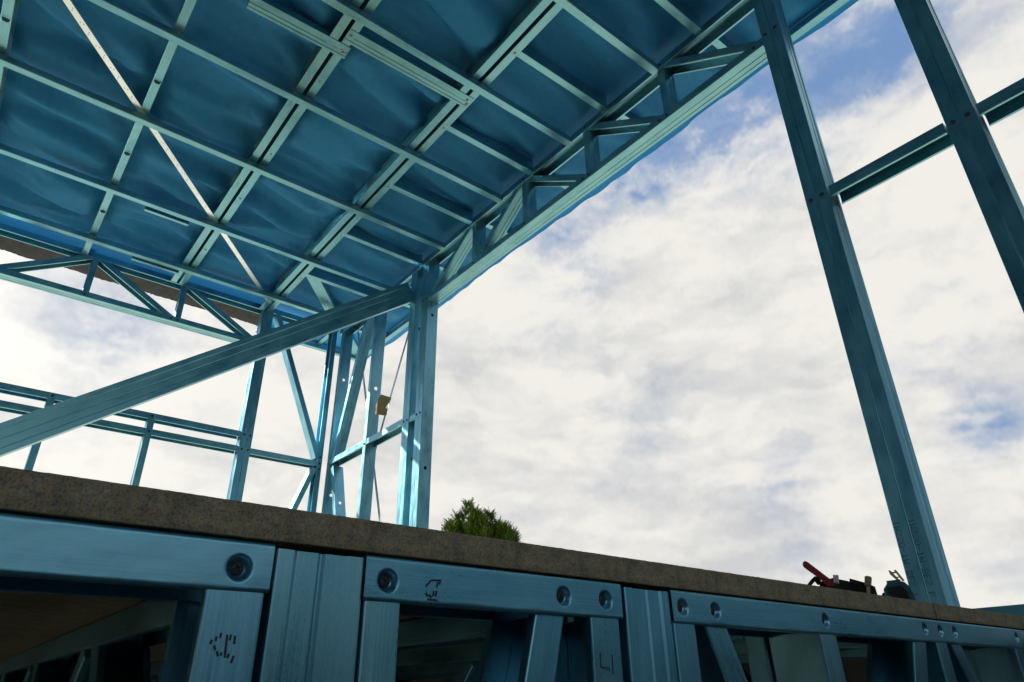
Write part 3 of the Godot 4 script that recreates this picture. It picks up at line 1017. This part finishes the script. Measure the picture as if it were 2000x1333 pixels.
func make_left_wall() -> void:
	var t := thing("far_wall_frame", "blue steel wall frame across the far end with a truss lintel over a window opening", "wall frame", pt(0.0, FLOOR, LC))
	csec(t, "bottom_plate", pt(X_LO, FLOOR + 0.001, LC), pt(1.95, FLOOR + 0.001, LC), NA, YA, WD + 0.003, 0.040)
	csec(t, "top_plate", pt(X_LO, 2.653, LC), pt(1.955, 2.653, LC), NA, -YA, WD + 0.003, 0.040, false)
	var y0 := FLOOR + 0.003
	# double post beside the opening, boxed
	l_stud(t, 1.3445, 1.0, y0, 2.649)
	l_stud(t, 1.4245, -1.0, y0, 2.649)
	# corner post
	l_stud(t, 1.950, -1.0, y0, 2.649)
	# sill rails and cripple studs
	l_rail(t, "sill_rail", X_LO, 1.342, 1.647)
	l_rail(t, "nogging", X_LO, 1.342, 1.542)
	l_rail(t, "nogging", 1.427, 1.910, 1.541)
	for x in [-3.23, -2.66, -2.09, -1.52, -0.95, -0.36, 0.199, 0.755]:
		l_stud(t, x, 1.0, y0, 1.643)
		screw(t, pt(x + 0.02, 1.627, LN - 0.0015), -NA, 0.0066, "darkscrew")
		screw(t, pt(x + 0.02, 1.523, LN - 0.0015), -NA, 0.0066, "darkscrew")
	# pencilled note on the sill rail
	var sc := []
	for i in 11:
		var x := 1.060 + i * 0.014 + (0.012 if i > 5 else 0.0)
		var hh := [0.007, 0.004, 0.008, 0.004, 0.003, 0.005, 0.008, 0.006, 0.004, 0.004, 0.003][i] as float
		sc.append([x, 1.634, x + 0.004, 1.634 - hh])
		sc.append([x + 0.004, 1.634 - hh, x + 0.008, 1.632])
	ink(t, "pencil_note", sc, 0.0014, LN - 0.0004)
	plate(t, "nogging_tab", pt(1.3845, 1.627, LN - 0.0009), XA * 0.0395, YA * 0.0195, NA * 0.0007)
	plate(t, "nogging_tab", pt(1.3845, 1.522, LN - 0.0009), XA * 0.0395, YA * 0.0195, NA * 0.0007)
	for x in [1.364, 1.406]:
		for y in [1.626, 1.522]:
			screw(t, pt(x, y, LN - 0.0016), -NA, 0.0066, "darkscrew")
	for y in [1.57, 1.523, 1.48]:
		screw(t, pt(1.931, y, LN - 0.0016), -NA, 0.0066, "darkscrew")
	# braces between the post and the corner
	csec(t, "brace", pt(1.444, 2.610, LC), pt(1.897, 1.560, LC), NA, XA, WD - 0.004, 0.038, false)
	csec(t, "brace", pt(1.880, 1.490, LC), pt(1.425, 0.190, LC), NA, XA, WD - 0.004, 0.038, false)
	# lintel truss
	var lt := Node3D.new()
	lt.name = "lintel_truss"
	t.add_child(lt)
	lt.position = pt(0.4, 2.318, LC) - t.position
	csec(lt, "bottom_chord", pt(X_LO, 2.318, LC), pt(1.343, 2.318, LC), NA, YA, WD + 0.002, 0.040)
	var xs := [-2.10, -1.52, -0.94, -0.36, 0.218, 0.783]
	for x in xs:
		csec(lt, "web", pt(x - 0.019, 2.321, LC), pt(x - 0.019, 2.647, LC), NA, XA, WD - 0.004, 0.038)
		screw(lt, pt(x, 2.336, LN - 0.0015), -NA, 0.0060, "darkscrew")
	csec(lt, "web", pt(-0.330, 2.330, LC), pt(0.196, 2.646, LC), NA, -YA, WD - 0.006, 0.038, false)
	csec(lt, "web", pt(-0.910, 2.330, LC), pt(-0.384, 2.646, LC), NA, -YA, WD - 0.006, 0.038, false)
	for s in [[0.243, 0.760], [0.808, 1.340]]:
		csec(lt, "web", pt(s[0], 2.646, LC), pt(s[1], 2.356, LC), NA, -YA, WD - 0.006, 0.038, false)
	screw(lt, pt(0.742, 2.338, LN - 0.0015), -NA, 0.0060, "darkscrew")

# ------------------------------------------------------------------ roof frame
const RB := 2.612                # underside of the rafters
const BAT_N := [-1.64, -1.05, -0.46, 0.13, 0.72, 1.313, 1.905, 2.497, 3.103, 3.776, 4.375]

func make_roof_frame() -> void:
	var t := thing("roof_frame", "blue steel roof frame of doubled rafters, ceiling battens and eave channels overhead", "roof frame", pt(0.0, RB, 2.0))
	var D := 0.090
	# rafters: single and doubled C sections, flanges down
	for x in [-3.35, -2.80, -2.20, -1.61]:
		csec(t, "rafter", pt(x, RB + D / 2, N_LO), pt(x, RB + D / 2, 4.63), YA, XA, D, 0.040, true)
	csec(t, "rafter", pt(-0.470, RB + D / 2, N_LO), pt(-0.470, RB + D / 2, 4.63), YA, XA, D, 0.040)
	csec(t, "rafter", pt(-0.994, RB + D / 2, N_LO), pt(-0.994, RB + D / 2, 4.63), YA, XA, D, 0.040)
	csec(t, "rafter", pt(0.128, RB + D / 2, N_LO), pt(0.128, RB + D / 2, 4.63), YA, XA, D, 0.038)
	for x in [0.7275, 1.357]:
		csec(t, "rafter", pt(x - 0.0085, RB + D / 2, N_LO), pt(x - 0.0085, RB + D / 2, 4.63), YA, -XA, D, 0.039)
		csec(t, "rafter", pt(x + 0.0085, RB + D / 2, N_LO), pt(x + 0.0085, RB + D / 2, 4.63), YA, XA, D, 0.039)
	# screws through the rafter flanges
	for n in [4.62, 4.05, 3.43, 2.83, 2.25, 1.66, 1.07]:
		screw(t, pt(1.388, RB - 0.0006, n), -YA, 0.0060, "screw")
	for n in [4.10, 3.45, 2.98, 2.36, 2.13]:
		screw(t, pt(0.755, RB - 0.0006, n), -YA, 0.0060, "screw")
	# lugs punched out of the single rafters
	for n in [2.82, 3.43, 4.05]:
		_lug(t, 0.148, n)
	for n in [2.46, 2.86]:
		_lug(t, -0.45, n)
	# ceiling battens under the rafters
	for n in BAT_N:
		csec(t, "ceiling_batten", pt(X_LO, RB - 0.0216, n - 0.0185), pt(1.955, RB - 0.0216, n - 0.0185), YA, NA, 0.0375, 0.038, false, 0.008)
		for x in [0.150, 0.755, 1.388]:
			screw(t, pt(x, RB - 0.010, n - 0.0195), -NA, 0.0045, "screw")
	# short splice channels beside two battens
	csec(t, "splice_channel", pt(0.335, RB - 0.0216, 3.830), pt(0.580, RB - 0.0216, 3.830), YA, NA, 0.0375, 0.022, false, 0.006)
	csec(t, "splice_channel", pt(0.395, RB - 0.0216, 4.428), pt(0.685, RB - 0.0216, 4.428), YA, NA, 0.0375, 0.022, false, 0.006)
	# ribbed trimmers laid flat under the doubled rafters
	csec(t, "trimmer", pt(0.34, RB - 0.003, 2.145), pt(0.785, RB - 0.003, 2.130), NA, YA, 0.075, 0.036)
	csec(t, "trimmer", pt(0.740, RB - 0.003, 2.040), pt(1.395, RB - 0.003, 2.030), NA, YA, 0.075, 0.036)
	for s in [[0.765, 2.14], [0.755, 2.035], [1.375, 2.02], [1.388, 2.045]]:
		screw(t, pt(s[0], RB - 0.0036, s[1]), -YA, 0.0055, "screw")
	# noggings between the last rafter and the right wall
	for n in [-0.10, 0.485, 1.070, 1.652, 2.235, 2.815, 3.403, 3.99]:
		csec(t, "nogging", pt(1.399, RB + D / 2, n - 0.018), pt(1.966, RB + D / 2, n - 0.018), YA, NA, D - 0.002, 0.036, false)
	# hip brace in the far corner
	csec(t, "corner_brace", pt(1.45, RB + 0.03, 4.02), pt(1.93, RB + 0.03, 4.58), Vector3(0.76, 0, 0.65), YA, 0.085, 0.040)
	csec(t, "corner_brace", pt(2.05, RB + 0.06, 4.72), pt(2.34, RB + 0.06, 5.05), Vector3(0.76, 0, 0.65), YA, 0.085, 0.040)
	# eave channels and outriggers
	csec(t, "eave_channel", pt(2.337, 2.690, N_LO), pt(2.337, 2.690, 5.10), YA, XA, 0.080, 0.042)
	csec(t, "eave_channel", pt(1.44, 2.690, 5.058), pt(2.335, 2.690, 5.058), YA, NA, 0.080, 0.042)
	for x in [-2.80, -1.61, -0.45, 0.148, 0.7275, 1.357, 1.95]:
		csec(t, "outrigger", pt(x, 2.709, 4.726), pt(x, 2.709, 4.95 if x < 1.4 else 5.056), YA, XA, 0.050, 0.036, false)
	for n in [-0.10, 0.485, 1.070, 1.652, 2.235, 2.815, 3.403, 3.99, 4.58]:
		csec(t, "outrigger", pt(2.056, 2.690, n - 0.018), pt(2.335, 2.690, n - 0.018), YA, NA, 0.076, 0.036, false)

func _lug(t: Node3D, x: float, n: float) -> void:
	var g := geo(t)
	var o := pt(x, RB - 0.0005, n)
	for k in 8:
		var a0 := PI * k / 8
		var a1 := PI * (k + 1) / 8
		var p := o + XA * (cos(a0) * 0.016) - YA * 0.004
		var q := o + XA * (cos(a1) * 0.016) - YA * 0.004
		var r := o + XA * (cos(a1) * 0.013) - YA * (0.006 + sin(a1) * 0.008) + NA * 0.012
		var s := o + XA * (cos(a0) * 0.013) - YA * (0.006 + sin(a0) * 0.008) + NA * 0.012
		g.quad(p, q, r, s, Vector3(0, -0.6, 0.8))
		g.tri(o - YA * 0.001, p, q, -YA, -YA, -YA)
	part(t, "cable_lug", g, M["bluescrew"])

# ------------------------------------------------------------------ sarking, sheeting, soffit
func make_roof_cover() -> void:
	var nz := FastNoiseLite.new()
	nz.seed = 81
	nz.frequency = 1.0
	nz.fractal_octaves = 2
	nz.fractal_gain = 0.35
	nz.domain_warp_enabled = true
	nz.domain_warp_amplitude = 0.25
	nz.domain_warp_frequency = 0.8
	var sup := [-3.35, -2.80, -2.20, -1.59, -0.98, -0.45, 0.148, 0.7275, 1.357, 2.011, 2.355]
	var x0 := X_LO
	var x1 := 2.385
	var n0 := N_LO
	var n1 := 5.105
	var nx := 230
	var nn := 290
	var P := []
	for i in nx + 1:
		var x := lerpf(x0, x1, i / float(nx))
		var pin := 1.0
		for s in sup:
			pin = minf(pin, absf(x - s) / 0.10)
		pin = smoothstep(0.0, 1.0, pin)
		var calm := 0.55 if x > 1.36 else 1.0
		var col := []
		for j in nn + 1:
			var n := lerpf(n0, n1, j / float(nn))
			var a := nz.get_noise_2d(x * 0.9 + n * 0.3, n * 3.6 - x * 0.8)
			var b := nz.get_noise_2d(x * 1.1 + 40.0, n * 6.5 - x * 1.6)
			var pleat := absf(b)
			var dy := (a * 0.105 + b * 0.022 + pleat * 0.018 - 0.032) * pin * calm * clampf((4.66 - n) / 0.12, 0.0, 1.0)
			col.append(pt(x, 2.7075 + clampf(dy, -0.070, 0.022) + 0.004 * pin, minf(n, 4.975) if x < 1.42 else n))
		P.append(col)
	var g := Geo.new()
	for i in nx:
		for j in nn:
			var q := []
			for c in [[i, j], [i + 1, j], [i + 1, j + 1], [i, j + 1]]:
				var ci: int = c[0]
				var cj: int = c[1]
				var tx: Vector3 = P[mini(ci + 1, nx)][cj] - P[maxi(ci - 1, 0)][cj]
				var tn: Vector3 = P[ci][mini(cj + 1, nn)] - P[ci][maxi(cj - 1, 0)]
				var m := tx.cross(tn).normalized()
				if m.y > 0.0:
					m = -m
				q.append([P[ci][cj], m, Vector2(P[ci][cj].x, P[ci][cj].z)])
			g.tri(q[0][0], q[1][0], q[2][0], q[0][1], q[1][1], q[2][1], q[0][2], q[1][2], q[2][2])
			g.tri(q[0][0], q[2][0], q[3][0], q[0][1], q[2][1], q[3][1], q[0][2], q[2][2], q[3][2])
	# loose edge turned down over the eave channel on the right
	var cnt := 260
	var prev := []
	for j in cnt + 1:
		var n := lerpf(n0, n1, j / float(cnt))
		var w := 0.5 + 0.5 * sin(n * 3.1 + 1.2) * 0.8 + nz.get_noise_1d(n * 4.0) * 0.5
		w = clampf(w, 0.0, 1.0)
		var row := []
		for k in 5:
			var s := k / 4.0
			row.append(pt(2.385 + s * (0.050 + 0.030 * w), 2.7075 - s * s * 0.014, n))
		if j > 0:
			for k in 4:
				var nr: Vector3 = (prev[k + 1] - prev[k]).cross(row[k] - prev[k]).normalized()
				if nr.y > 0.0:
					nr = -nr
				g.quad(prev[k], prev[k + 1], row[k + 1], row[k], nr, Vector2(k * 0.02, n), Vector2(k * 0.02 + 0.02, n), Vector2(k * 0.02 + 0.02, n), Vector2(k * 0.02, n))
		prev = row
	var o := part(self, "roof_sarking", g, M["sark"])
	tag(o, "wrinkled blue sarking membrane stretched over the rafters", "sarking")
	# unseen sheeting added above: shades the membrane, cut back so its edges glow
	var r := Geo.new()
	var sx := 240
	for i in sx:
		var xa := lerpf(X_LO - 0.05, 2.300, i / float(sx))
		var xb := lerpf(X_LO - 0.05, 2.300, (i + 1) / float(sx))
		var ya := 2.750 + 0.008 * sin(xa * TAU / 0.076)
		var yb := 2.750 + 0.008 * sin(xb * TAU / 0.076)
		r.quad(pt(xa, ya, N_LO), pt(xb, yb, N_LO), pt(xb, yb, 4.57), pt(xa, ya, 4.57), YA)
	var rs := part(self, "added_roof_sheeting", r, M["roofsheet"])
	tag(rs, "added unseen grey corrugated sheeting that shades the sarking", "roofing")
	# brown soffit board outside the far wall with a frayed outer edge
	var b := Geo.new()
	var m2 := 420
	var px := []
	for i in m2 + 1:
		var x := lerpf(X_LO, 1.432, i / float(m2))
		var e := 5.000 + 0.016 * nz.get_noise_1d(x * 2.5 + 9.0) + 0.008 * nz.get_noise_1d(x * 60.0)
		px.append([x, e])
	for i in m2:
		var a0: float = px[i][0]
		var a1: float = px[i + 1][0]
		for y in [2.664, 2.676]:
			b.quad(pt(a0, y, 4.724), pt(a1, y, 4.724), pt(a1, y, px[i + 1][1]), pt(a0, y, px[i][1]), -YA if y < 2.67 else YA)
		b.quad(pt(a0, 2.664, px[i][1]), pt(a1, 2.664, px[i + 1][1]), pt(a1, 2.676, px[i + 1][1]), pt(a0, 2.676, px[i][1]), NA)
	b.quad(pt(1.432, 2.664, 4.724), pt(1.432, 2.676, 4.724), pt(1.432, 2.676, px[m2][1]), pt(1.432, 2.664, px[m2][1]), XA)
	var sb := part(self, "soffit_board", b, M["soffit"])
	tag(sb, "grey brown soffit board with a frayed edge outside the far wall lintel", "soffit board")

# ------------------------------------------------------------------ straps, prop, card
func strap(label: String, A: Vector3, B: Vector3, across: Vector3, w: float) -> void:
	var g := Geo.new()
	var L := (B - A).length()
	var T := (B - A) / L
	across = (across - T * across.dot(T)).normalized()
	var nn := T.cross(across).normalized()
	g.off = A
	var seg := 24
	for i in seg:
		var a := i / float(seg)
		var b := (i + 1) / float(seg)
		var P := A + T * (L * a)
		var Q := A + T * (L * b)
		var u0 := L * a / 0.12
		var u1 := L * b / 0.12
		for s in [-0.0005, 0.0005]:
			g.quad(P - across * w / 2 + nn * s, P + across * w / 2 + nn * s, Q + across * w / 2 + nn * s, Q - across * w / 2 + nn * s, nn * signf(s), Vector2(u0, 0), Vector2(u0, 1), Vector2(u1, 1), Vector2(u1, 0))
	var o := part(self, "strap_brace", g, M["strap"])
	o.position = A
	tag(o, label, "strap brace", "perforated strap braces")

func make_braces() -> void:
	strap("bright perforated steel strap running diagonally under the roof rafters", pt(-2.30, RB - 0.0011, 0.202), pt(1.345, RB - 0.0011, 4.507), XA, 0.031)
	strap("thin perforated strap across the far bay of the right frame, holding the tan card", pt(2.0545, 2.600, 3.495), pt(2.0545, 0.40, 4.532), NA, 0.024)
	strap("thin perforated strap crossing behind, from the far corner down to the jamb", pt(2.0565, 2.600, 4.490), pt(2.0565, 0.30, 3.625), NA, 0.024)
	# raking prop from the jamb down to the deck
	var t := thing("raking_prop", "long ribbed blue steel prop raking down left from the window jamb", "prop", pt(-1.18, FLOOR, 3.62))
	var A := pt(1.966, 2.457, 3.500)
	var B := pt(-1.17, 0.140, 3.70)
	var T := (B - A).normalized()
	var up := Vector3(-T.y, T.x, 0).normalized()
	csec(t, "channel", A, B, up, NA, 0.136, 0.045, true)
	# tan card caught on the strap
	var poly := [[1.8919, 4.0165], [1.8203, 3.8714], [1.8019, 3.878], [1.7719, 3.9405], [1.7102, 3.9151], [1.7061, 3.9346], [1.7679, 4.0878], [1.7993, 4.0766], [1.8271, 4.0878], [1.8681, 4.0587]]
	var flat2 := PackedVector2Array()
	for p in poly:
		flat2.append(Vector2(p[1], p[0]) * 0.968)
	var idx := Geometry2D.triangulate_polygon(flat2)
	var g := Geo.new()
	var cx := 1.996
	for i in range(0, idx.size(), 3):
		for s in [0.0, 0.004]:
			var a := flat2[idx[i]]
			var b := flat2[idx[i + 1]]
			var c := flat2[idx[i + 2]]
			var n := -XA if s == 0.0 else XA
			g.tri(pt(cx + s, a.y, a.x), pt(cx + s, b.y, b.x), pt(cx + s, c.y, c.x), n, n, n)
	for i in flat2.size():
		var a := flat2[i]
		var b := flat2[(i + 1) % flat2.size()]
		var m := flat2[0].lerp(flat2[5], 0.5)
		var e := ((a + b) / 2 - m)
		g.quad(pt(cx, a.y, a.x), pt(cx, b.y, b.x), pt(cx + 0.004, b.y, b.x), pt(cx + 0.004, a.y, a.x), pt(0, e.y - EYE, e.x).normalized())
	var o := part(self, "card_tag", g, M["card"])
	tag(o, "tan card tag caught on the thin strap beside the far jamb", "card")

# ------------------------------------------------------------------ conifer beyond the house
func make_tree() -> void:
	var base := Vector3(6.86, -0.16, -9.45)
	var t := thing("conifer_tree", "small dense green conifer whose top shows above the floor edge", "tree", base)
	var trunk := Geo.new()
	var ht := 5.55
	for k in 8:
		for j in 6:
			var a0 := k * TAU / 8
			var a1 := (k + 1) * TAU / 8
			var y0 := ht * 0.95 * j / 6.0
			var y1 := ht * 0.95 * (j + 1) / 6.0
			var r0 := 0.11 * (1.0 - j / 6.3)
			var r1 := 0.11 * (1.0 - (j + 1) / 6.3)
			var d0 := Vector3(cos(a0), 0, sin(a0))
			var d1 := Vector3(cos(a1), 0, sin(a1))
			trunk.quad(d0 * r0 + YA * y0, d1 * r0 + YA * y0, d1 * r1 + YA * y1, d0 * r1 + YA * y1, (d0 + d1).normalized())
	part(t, "trunk", trunk, M["bark"])
	var g := Geo.new()
	var r2 := RandomNumberGenerator.new()
	r2.seed = 91
	var vr := Vector3(0.81, 0, 0.58)
	var vd := Vector3(0.58, 0, -0.81)
	var leaders := []
	for l in [[-0.155, 0.0, 0.0, 1.0], [0.03, -0.14, 0.1, 0.8], [0.20, -0.20, -0.1, 0.8], [-0.34, -0.20, 0.05, 0.8], [0.36, -0.30, 0.1, 0.75], [-0.47, -0.34, -0.1, 0.7], [0.50, -0.40, -0.1, 0.7], [-0.58, -0.50, 0.1, 0.6], [0.62, -0.47, 0.05, 0.55], [-0.05, -0.2, -0.35, 0.9], [0.25, -0.3, 0.4, 0.9], [-0.25, -0.3, 0.4, 0.9], [0.1, -0.35, -0.5, 0.9], [0.42, -0.45, -0.4, 0.8], [-0.4, -0.45, -0.4, 0.8], [0.0, -0.1, 0.25, 0.8]]:
		leaders.append([vr * (l[0] - 0.02) + vd * l[2] + YA * (5.74 + l[1]), l[3]])
	# sprays: flattened fans of small pointed scales
	var add_spray := func(o: Vector3, dir: Vector3, len_: float, tint: float) -> void:
		var side := dir.cross(Vector3(r2.randf() - 0.5, r2.randf() - 0.5, r2.randf() - 0.5)).normalized()
		var nrm := dir.cross(side).normalized()
		var cnt := 9
		for i in cnt:
			var f := i / float(cnt - 1)
			var p := o + dir * (len_ * f)
			for s in [-1.0, 1.0]:
				var l := len_ * (0.42 - 0.28 * f) * r2.randf_range(0.7, 1.2)
				var q: Vector3 = p + (dir * 0.75 + side * s * 0.7 + nrm * r2.randf_range(-0.3, 0.3)).normalized() * l
				var w := dir * (len_ * 0.055)
				var n1: Vector3 = (nrm + side * s * 0.2).normalized()
				g.tri(p - w, p + w, q, n1, n1, n1)
				var c := Color(0.048, 0.088, 0.013) * (tint * r2.randf_range(0.7, 1.3))
				if r2.randf() < 0.03:
					c = Color(0.12, 0.05, 0.02)
				for z in 3:
					g.c.append(c)
	for ld in leaders:
		var top: Vector3 = ld[0]
		var wide: float = ld[1]
		for i in 700:
			var dn := pow(r2.randf(), 0.75) * 0.95
			var rad := dn * 0.36 * wide + 0.01
			var an := r2.randf() * TAU
			var rr := rad * sqrt(r2.randf_range(0.25, 1.0))
			var o := top + Vector3(cos(an) * rr, -dn - 0.04, sin(an) * rr)
			var dir := (Vector3(cos(an) * 0.75, 0.95, sin(an) * 0.75) + Vector3(r2.randf() - 0.5, r2.randf() - 0.5, r2.randf() - 0.5) * 0.7).normalized()
			add_spray.call(o, dir, r2.randf_range(0.07, 0.14), r2.randf_range(0.75, 1.3))
	# the body below, mostly hidden behind the deck
	for i in 4200:
		var y := lerpf(0.35, 4.7, sqrt(r2.randf()))
		var rad := 0.95 * sqrt(clampf(1.0 - (y - 0.3) / 6.0, 0.05, 1.0)) * clampf((y) / 1.2, 0.2, 1.0)
		var an := r2.randf() * TAU
		var rr := rad * sqrt(r2.randf_range(0.45, 1.0))
		var dir := (Vector3(cos(an), 0.8, sin(an)) + Vector3(r2.randf() - 0.5, r2.randf() - 0.5, r2.randf() - 0.5) * 0.7).normalized()
		add_spray.call(Vector3(cos(an) * rr + 0.05, y, sin(an) * rr), dir, r2.randf_range(0.16, 0.28), r2.randf_range(0.7, 1.15))
	var o := part(t, "crown", g, M["leaf"])
	o.set_meta("label", "scale-leaved crown with a leaning tip")

# ------------------------------------------------------------------ tools on the deck by the near post
# local frame: right = across the view, up, towards = to the viewer
var t_right := Vector3(0.437, 0, 0.9).normalized()
var t_to := Vector3(-0.9, 0, 0.437).normalized()

func slabpoly(g: Geo, o: Vector3, pts: Array, th: float, shift := 0.0) -> void:
	# a thick flat shape with rounded-off rim: outline in mm, across and up
	var f := PackedVector2Array()
	for p in pts:
		f.append(Vector2(p[0], p[1]) * 0.001)
	var idx := Geometry2D.triangulate_polygon(f)
	var cen := Vector2.ZERO
	for p in f:
		cen += p / f.size()
	var at := func(p: Vector2, s: float) -> Vector3:
		return o + t_right * p.x + YA * p.y + t_to * (s + shift)
	for s in [-1.0, 1.0]:
		var ins := []
		for p in f:
			ins.append(p + (cen - p).normalized() * minf(th * 0.25, 0.0025))
		for i in range(0, idx.size(), 3):
			g.tri(at.call(ins[idx[i]], s * th / 2), at.call(ins[idx[i + 1]], s * th / 2), at.call(ins[idx[i + 2]], s * th / 2), t_to * s, t_to * s, t_to * s)
		for i in f.size():
			var j := (i + 1) % f.size()
			var e := f[j] - f[i]
			var n2 := Vector2(e.y, -e.x).normalized()
			if n2.dot((f[i] + f[j]) / 2 - cen) < 0:
				n2 = -n2
			var nn: Vector3 = (t_right * n2.x + YA * n2.y + t_to * s).normalized()
			g.quad(at.call(ins[i], s * th / 2), at.call(ins[j], s * th / 2), at.call(f[j], s * th * 0.32), at.call(f[i], s * th * 0.32), nn)
			if s > 0:
				var m := (t_right * n2.x + YA * n2.y).normalized()
				g.quad(at.call(f[i], th * 0.32), at.call(f[j], th * 0.32), at.call(f[j], -th * 0.32), at.call(f[i], -th * 0.32), m)

func make_tools() -> void:
	# heights are above the deck (mm); what shows starts about 40 mm up
	var o := pt(1.292, FLOOR, 0.657)
	var t := thing("tool_pouch", "black nylon tool pouch lying on the floor edge by the red handle", "tool pouch", o)
	var g := geo(t)
	slabpoly(g, o, [[-32, 0], [-34, 30], [-26, 48], [-4, 53], [20, 46], [38, 36], [40, 0]], 0.034)
	part(t, "pocket", g, M["black"])
	g = geo(t)
	slabpoly(g, o, [[-66, 28], [-65, 40], [-52, 43], [-42, 53], [-34, 59], [-26, 57], [-24, 46], [-30, 44], [-34, 52], [-41, 46], [-50, 37]], 0.012, 0.002)
	part(t, "strap_loop", g, M["black"])
	g = geo(t)
	slabpoly(g, o, [[18, 0], [19, 36], [17, 40], [21, 40], [24, 50], [50, 40], [62, 33], [64, 0]], 0.026, 0.004)
	part(t, "flap", g, M["black"])
	t = thing("red_handled_tool", "red gripped tool handle sticking up out of the black pouch", "hand tool", o)
	g = geo(t)
	slabpoly(g, o, [[-49, 80], [-47, 83], [-44, 84], [-40, 82], [-5, 46], [2, 36], [-14, 36], [-26, 52], [-48, 73], [-50, 77]], 0.011, 0.024)
	part(t, "grip", g, M["red"])
	g = geo(t)
	slabpoly(g, o, [[-14, 36], [2, 36], [20, 8], [10, 4]], 0.006, 0.024)
	part(t, "jaw", g, M["black"])
	t = thing("white_capped_marker", "small marker with a white cap standing in the black pouch", "marker", o)
	g = geo(t)
	slabpoly(g, o, [[-2, 56], [7, 55], [5, 40], [-4, 42]], 0.010, 0.025)
	part(t, "cap", g, M["white"])
	g = geo(t)
	slabpoly(g, o, [[5, 40], [-4, 42], [-10, 6], [0, 5]], 0.009, 0.025)
	part(t, "barrel", g, M["black"])
	t = thing("tan_handled_tool", "stubby tan handle poking from the black flap right of the pouch", "hand tool", o)
	g = geo(t)
	slabpoly(g, o, [[49, 50], [53, 51], [59, 49], [60, 46], [56, 33], [45, 34]], 0.011, 0.020)
	part(t, "grip", g, M["tan"])
	g = geo(t)
	slabpoly(g, o, [[48, 34], [54, 34], [50, 8], [44, 8]], 0.005, 0.020)
	part(t, "shaft", g, M["clip"])
	# tape measure
	var q := pt(1.535, FLOOR, 0.654)
	t = thing("tape_measure", "dark teal tape measure with a metal belt clip against the tall post", "tape measure", q)
	g = geo(t)
	slabpoly(g, q, [[-27, 0], [-27, 52], [-17, 64], [5, 66], [14, 63], [21, 54], [25, 40], [26, 0]], 0.036)
	part(t, "case", g, M["teal"])
	g = geo(t)
	slabpoly(g, q, [[-19, 10], [-19, 54], [6, 56], [14, 44], [15, 10]], 0.006, 0.019)
	part(t, "face_label", g, M["black"])
	g = geo(t)
	slabpoly(g, q, [[-18, 62], [8, 64], [8, 69], [-18, 68]], 0.022)
	part(t, "lock_button", g, M["teal"])
	g = geo(t)
	slabpoly(g, q, [[-34, 40], [-30, 46], [-26, 46], [-26, 38]], 0.016)
	part(t, "end_hook", g, M["black"])
	g = geo(t)
	# belt clip: two legs and two cross bars
	slabpoly(g, q, [[-9, 90], [-5, 89], [8, 68], [4, 66], [-8, 82]], 0.002, -0.006)
	slabpoly(g, q, [[1, 89], [5, 90], [16, 68], [12, 66]], 0.002, -0.006)
	slabpoly(g, q, [[-6, 86], [4, 86], [5, 83], [-5, 83]], 0.002, -0.0055)
	slabpoly(g, q, [[0, 76], [10, 76], [11, 74], [1, 74]], 0.002, -0.0055)
	part(t, "belt_clip", g, M["clip"])
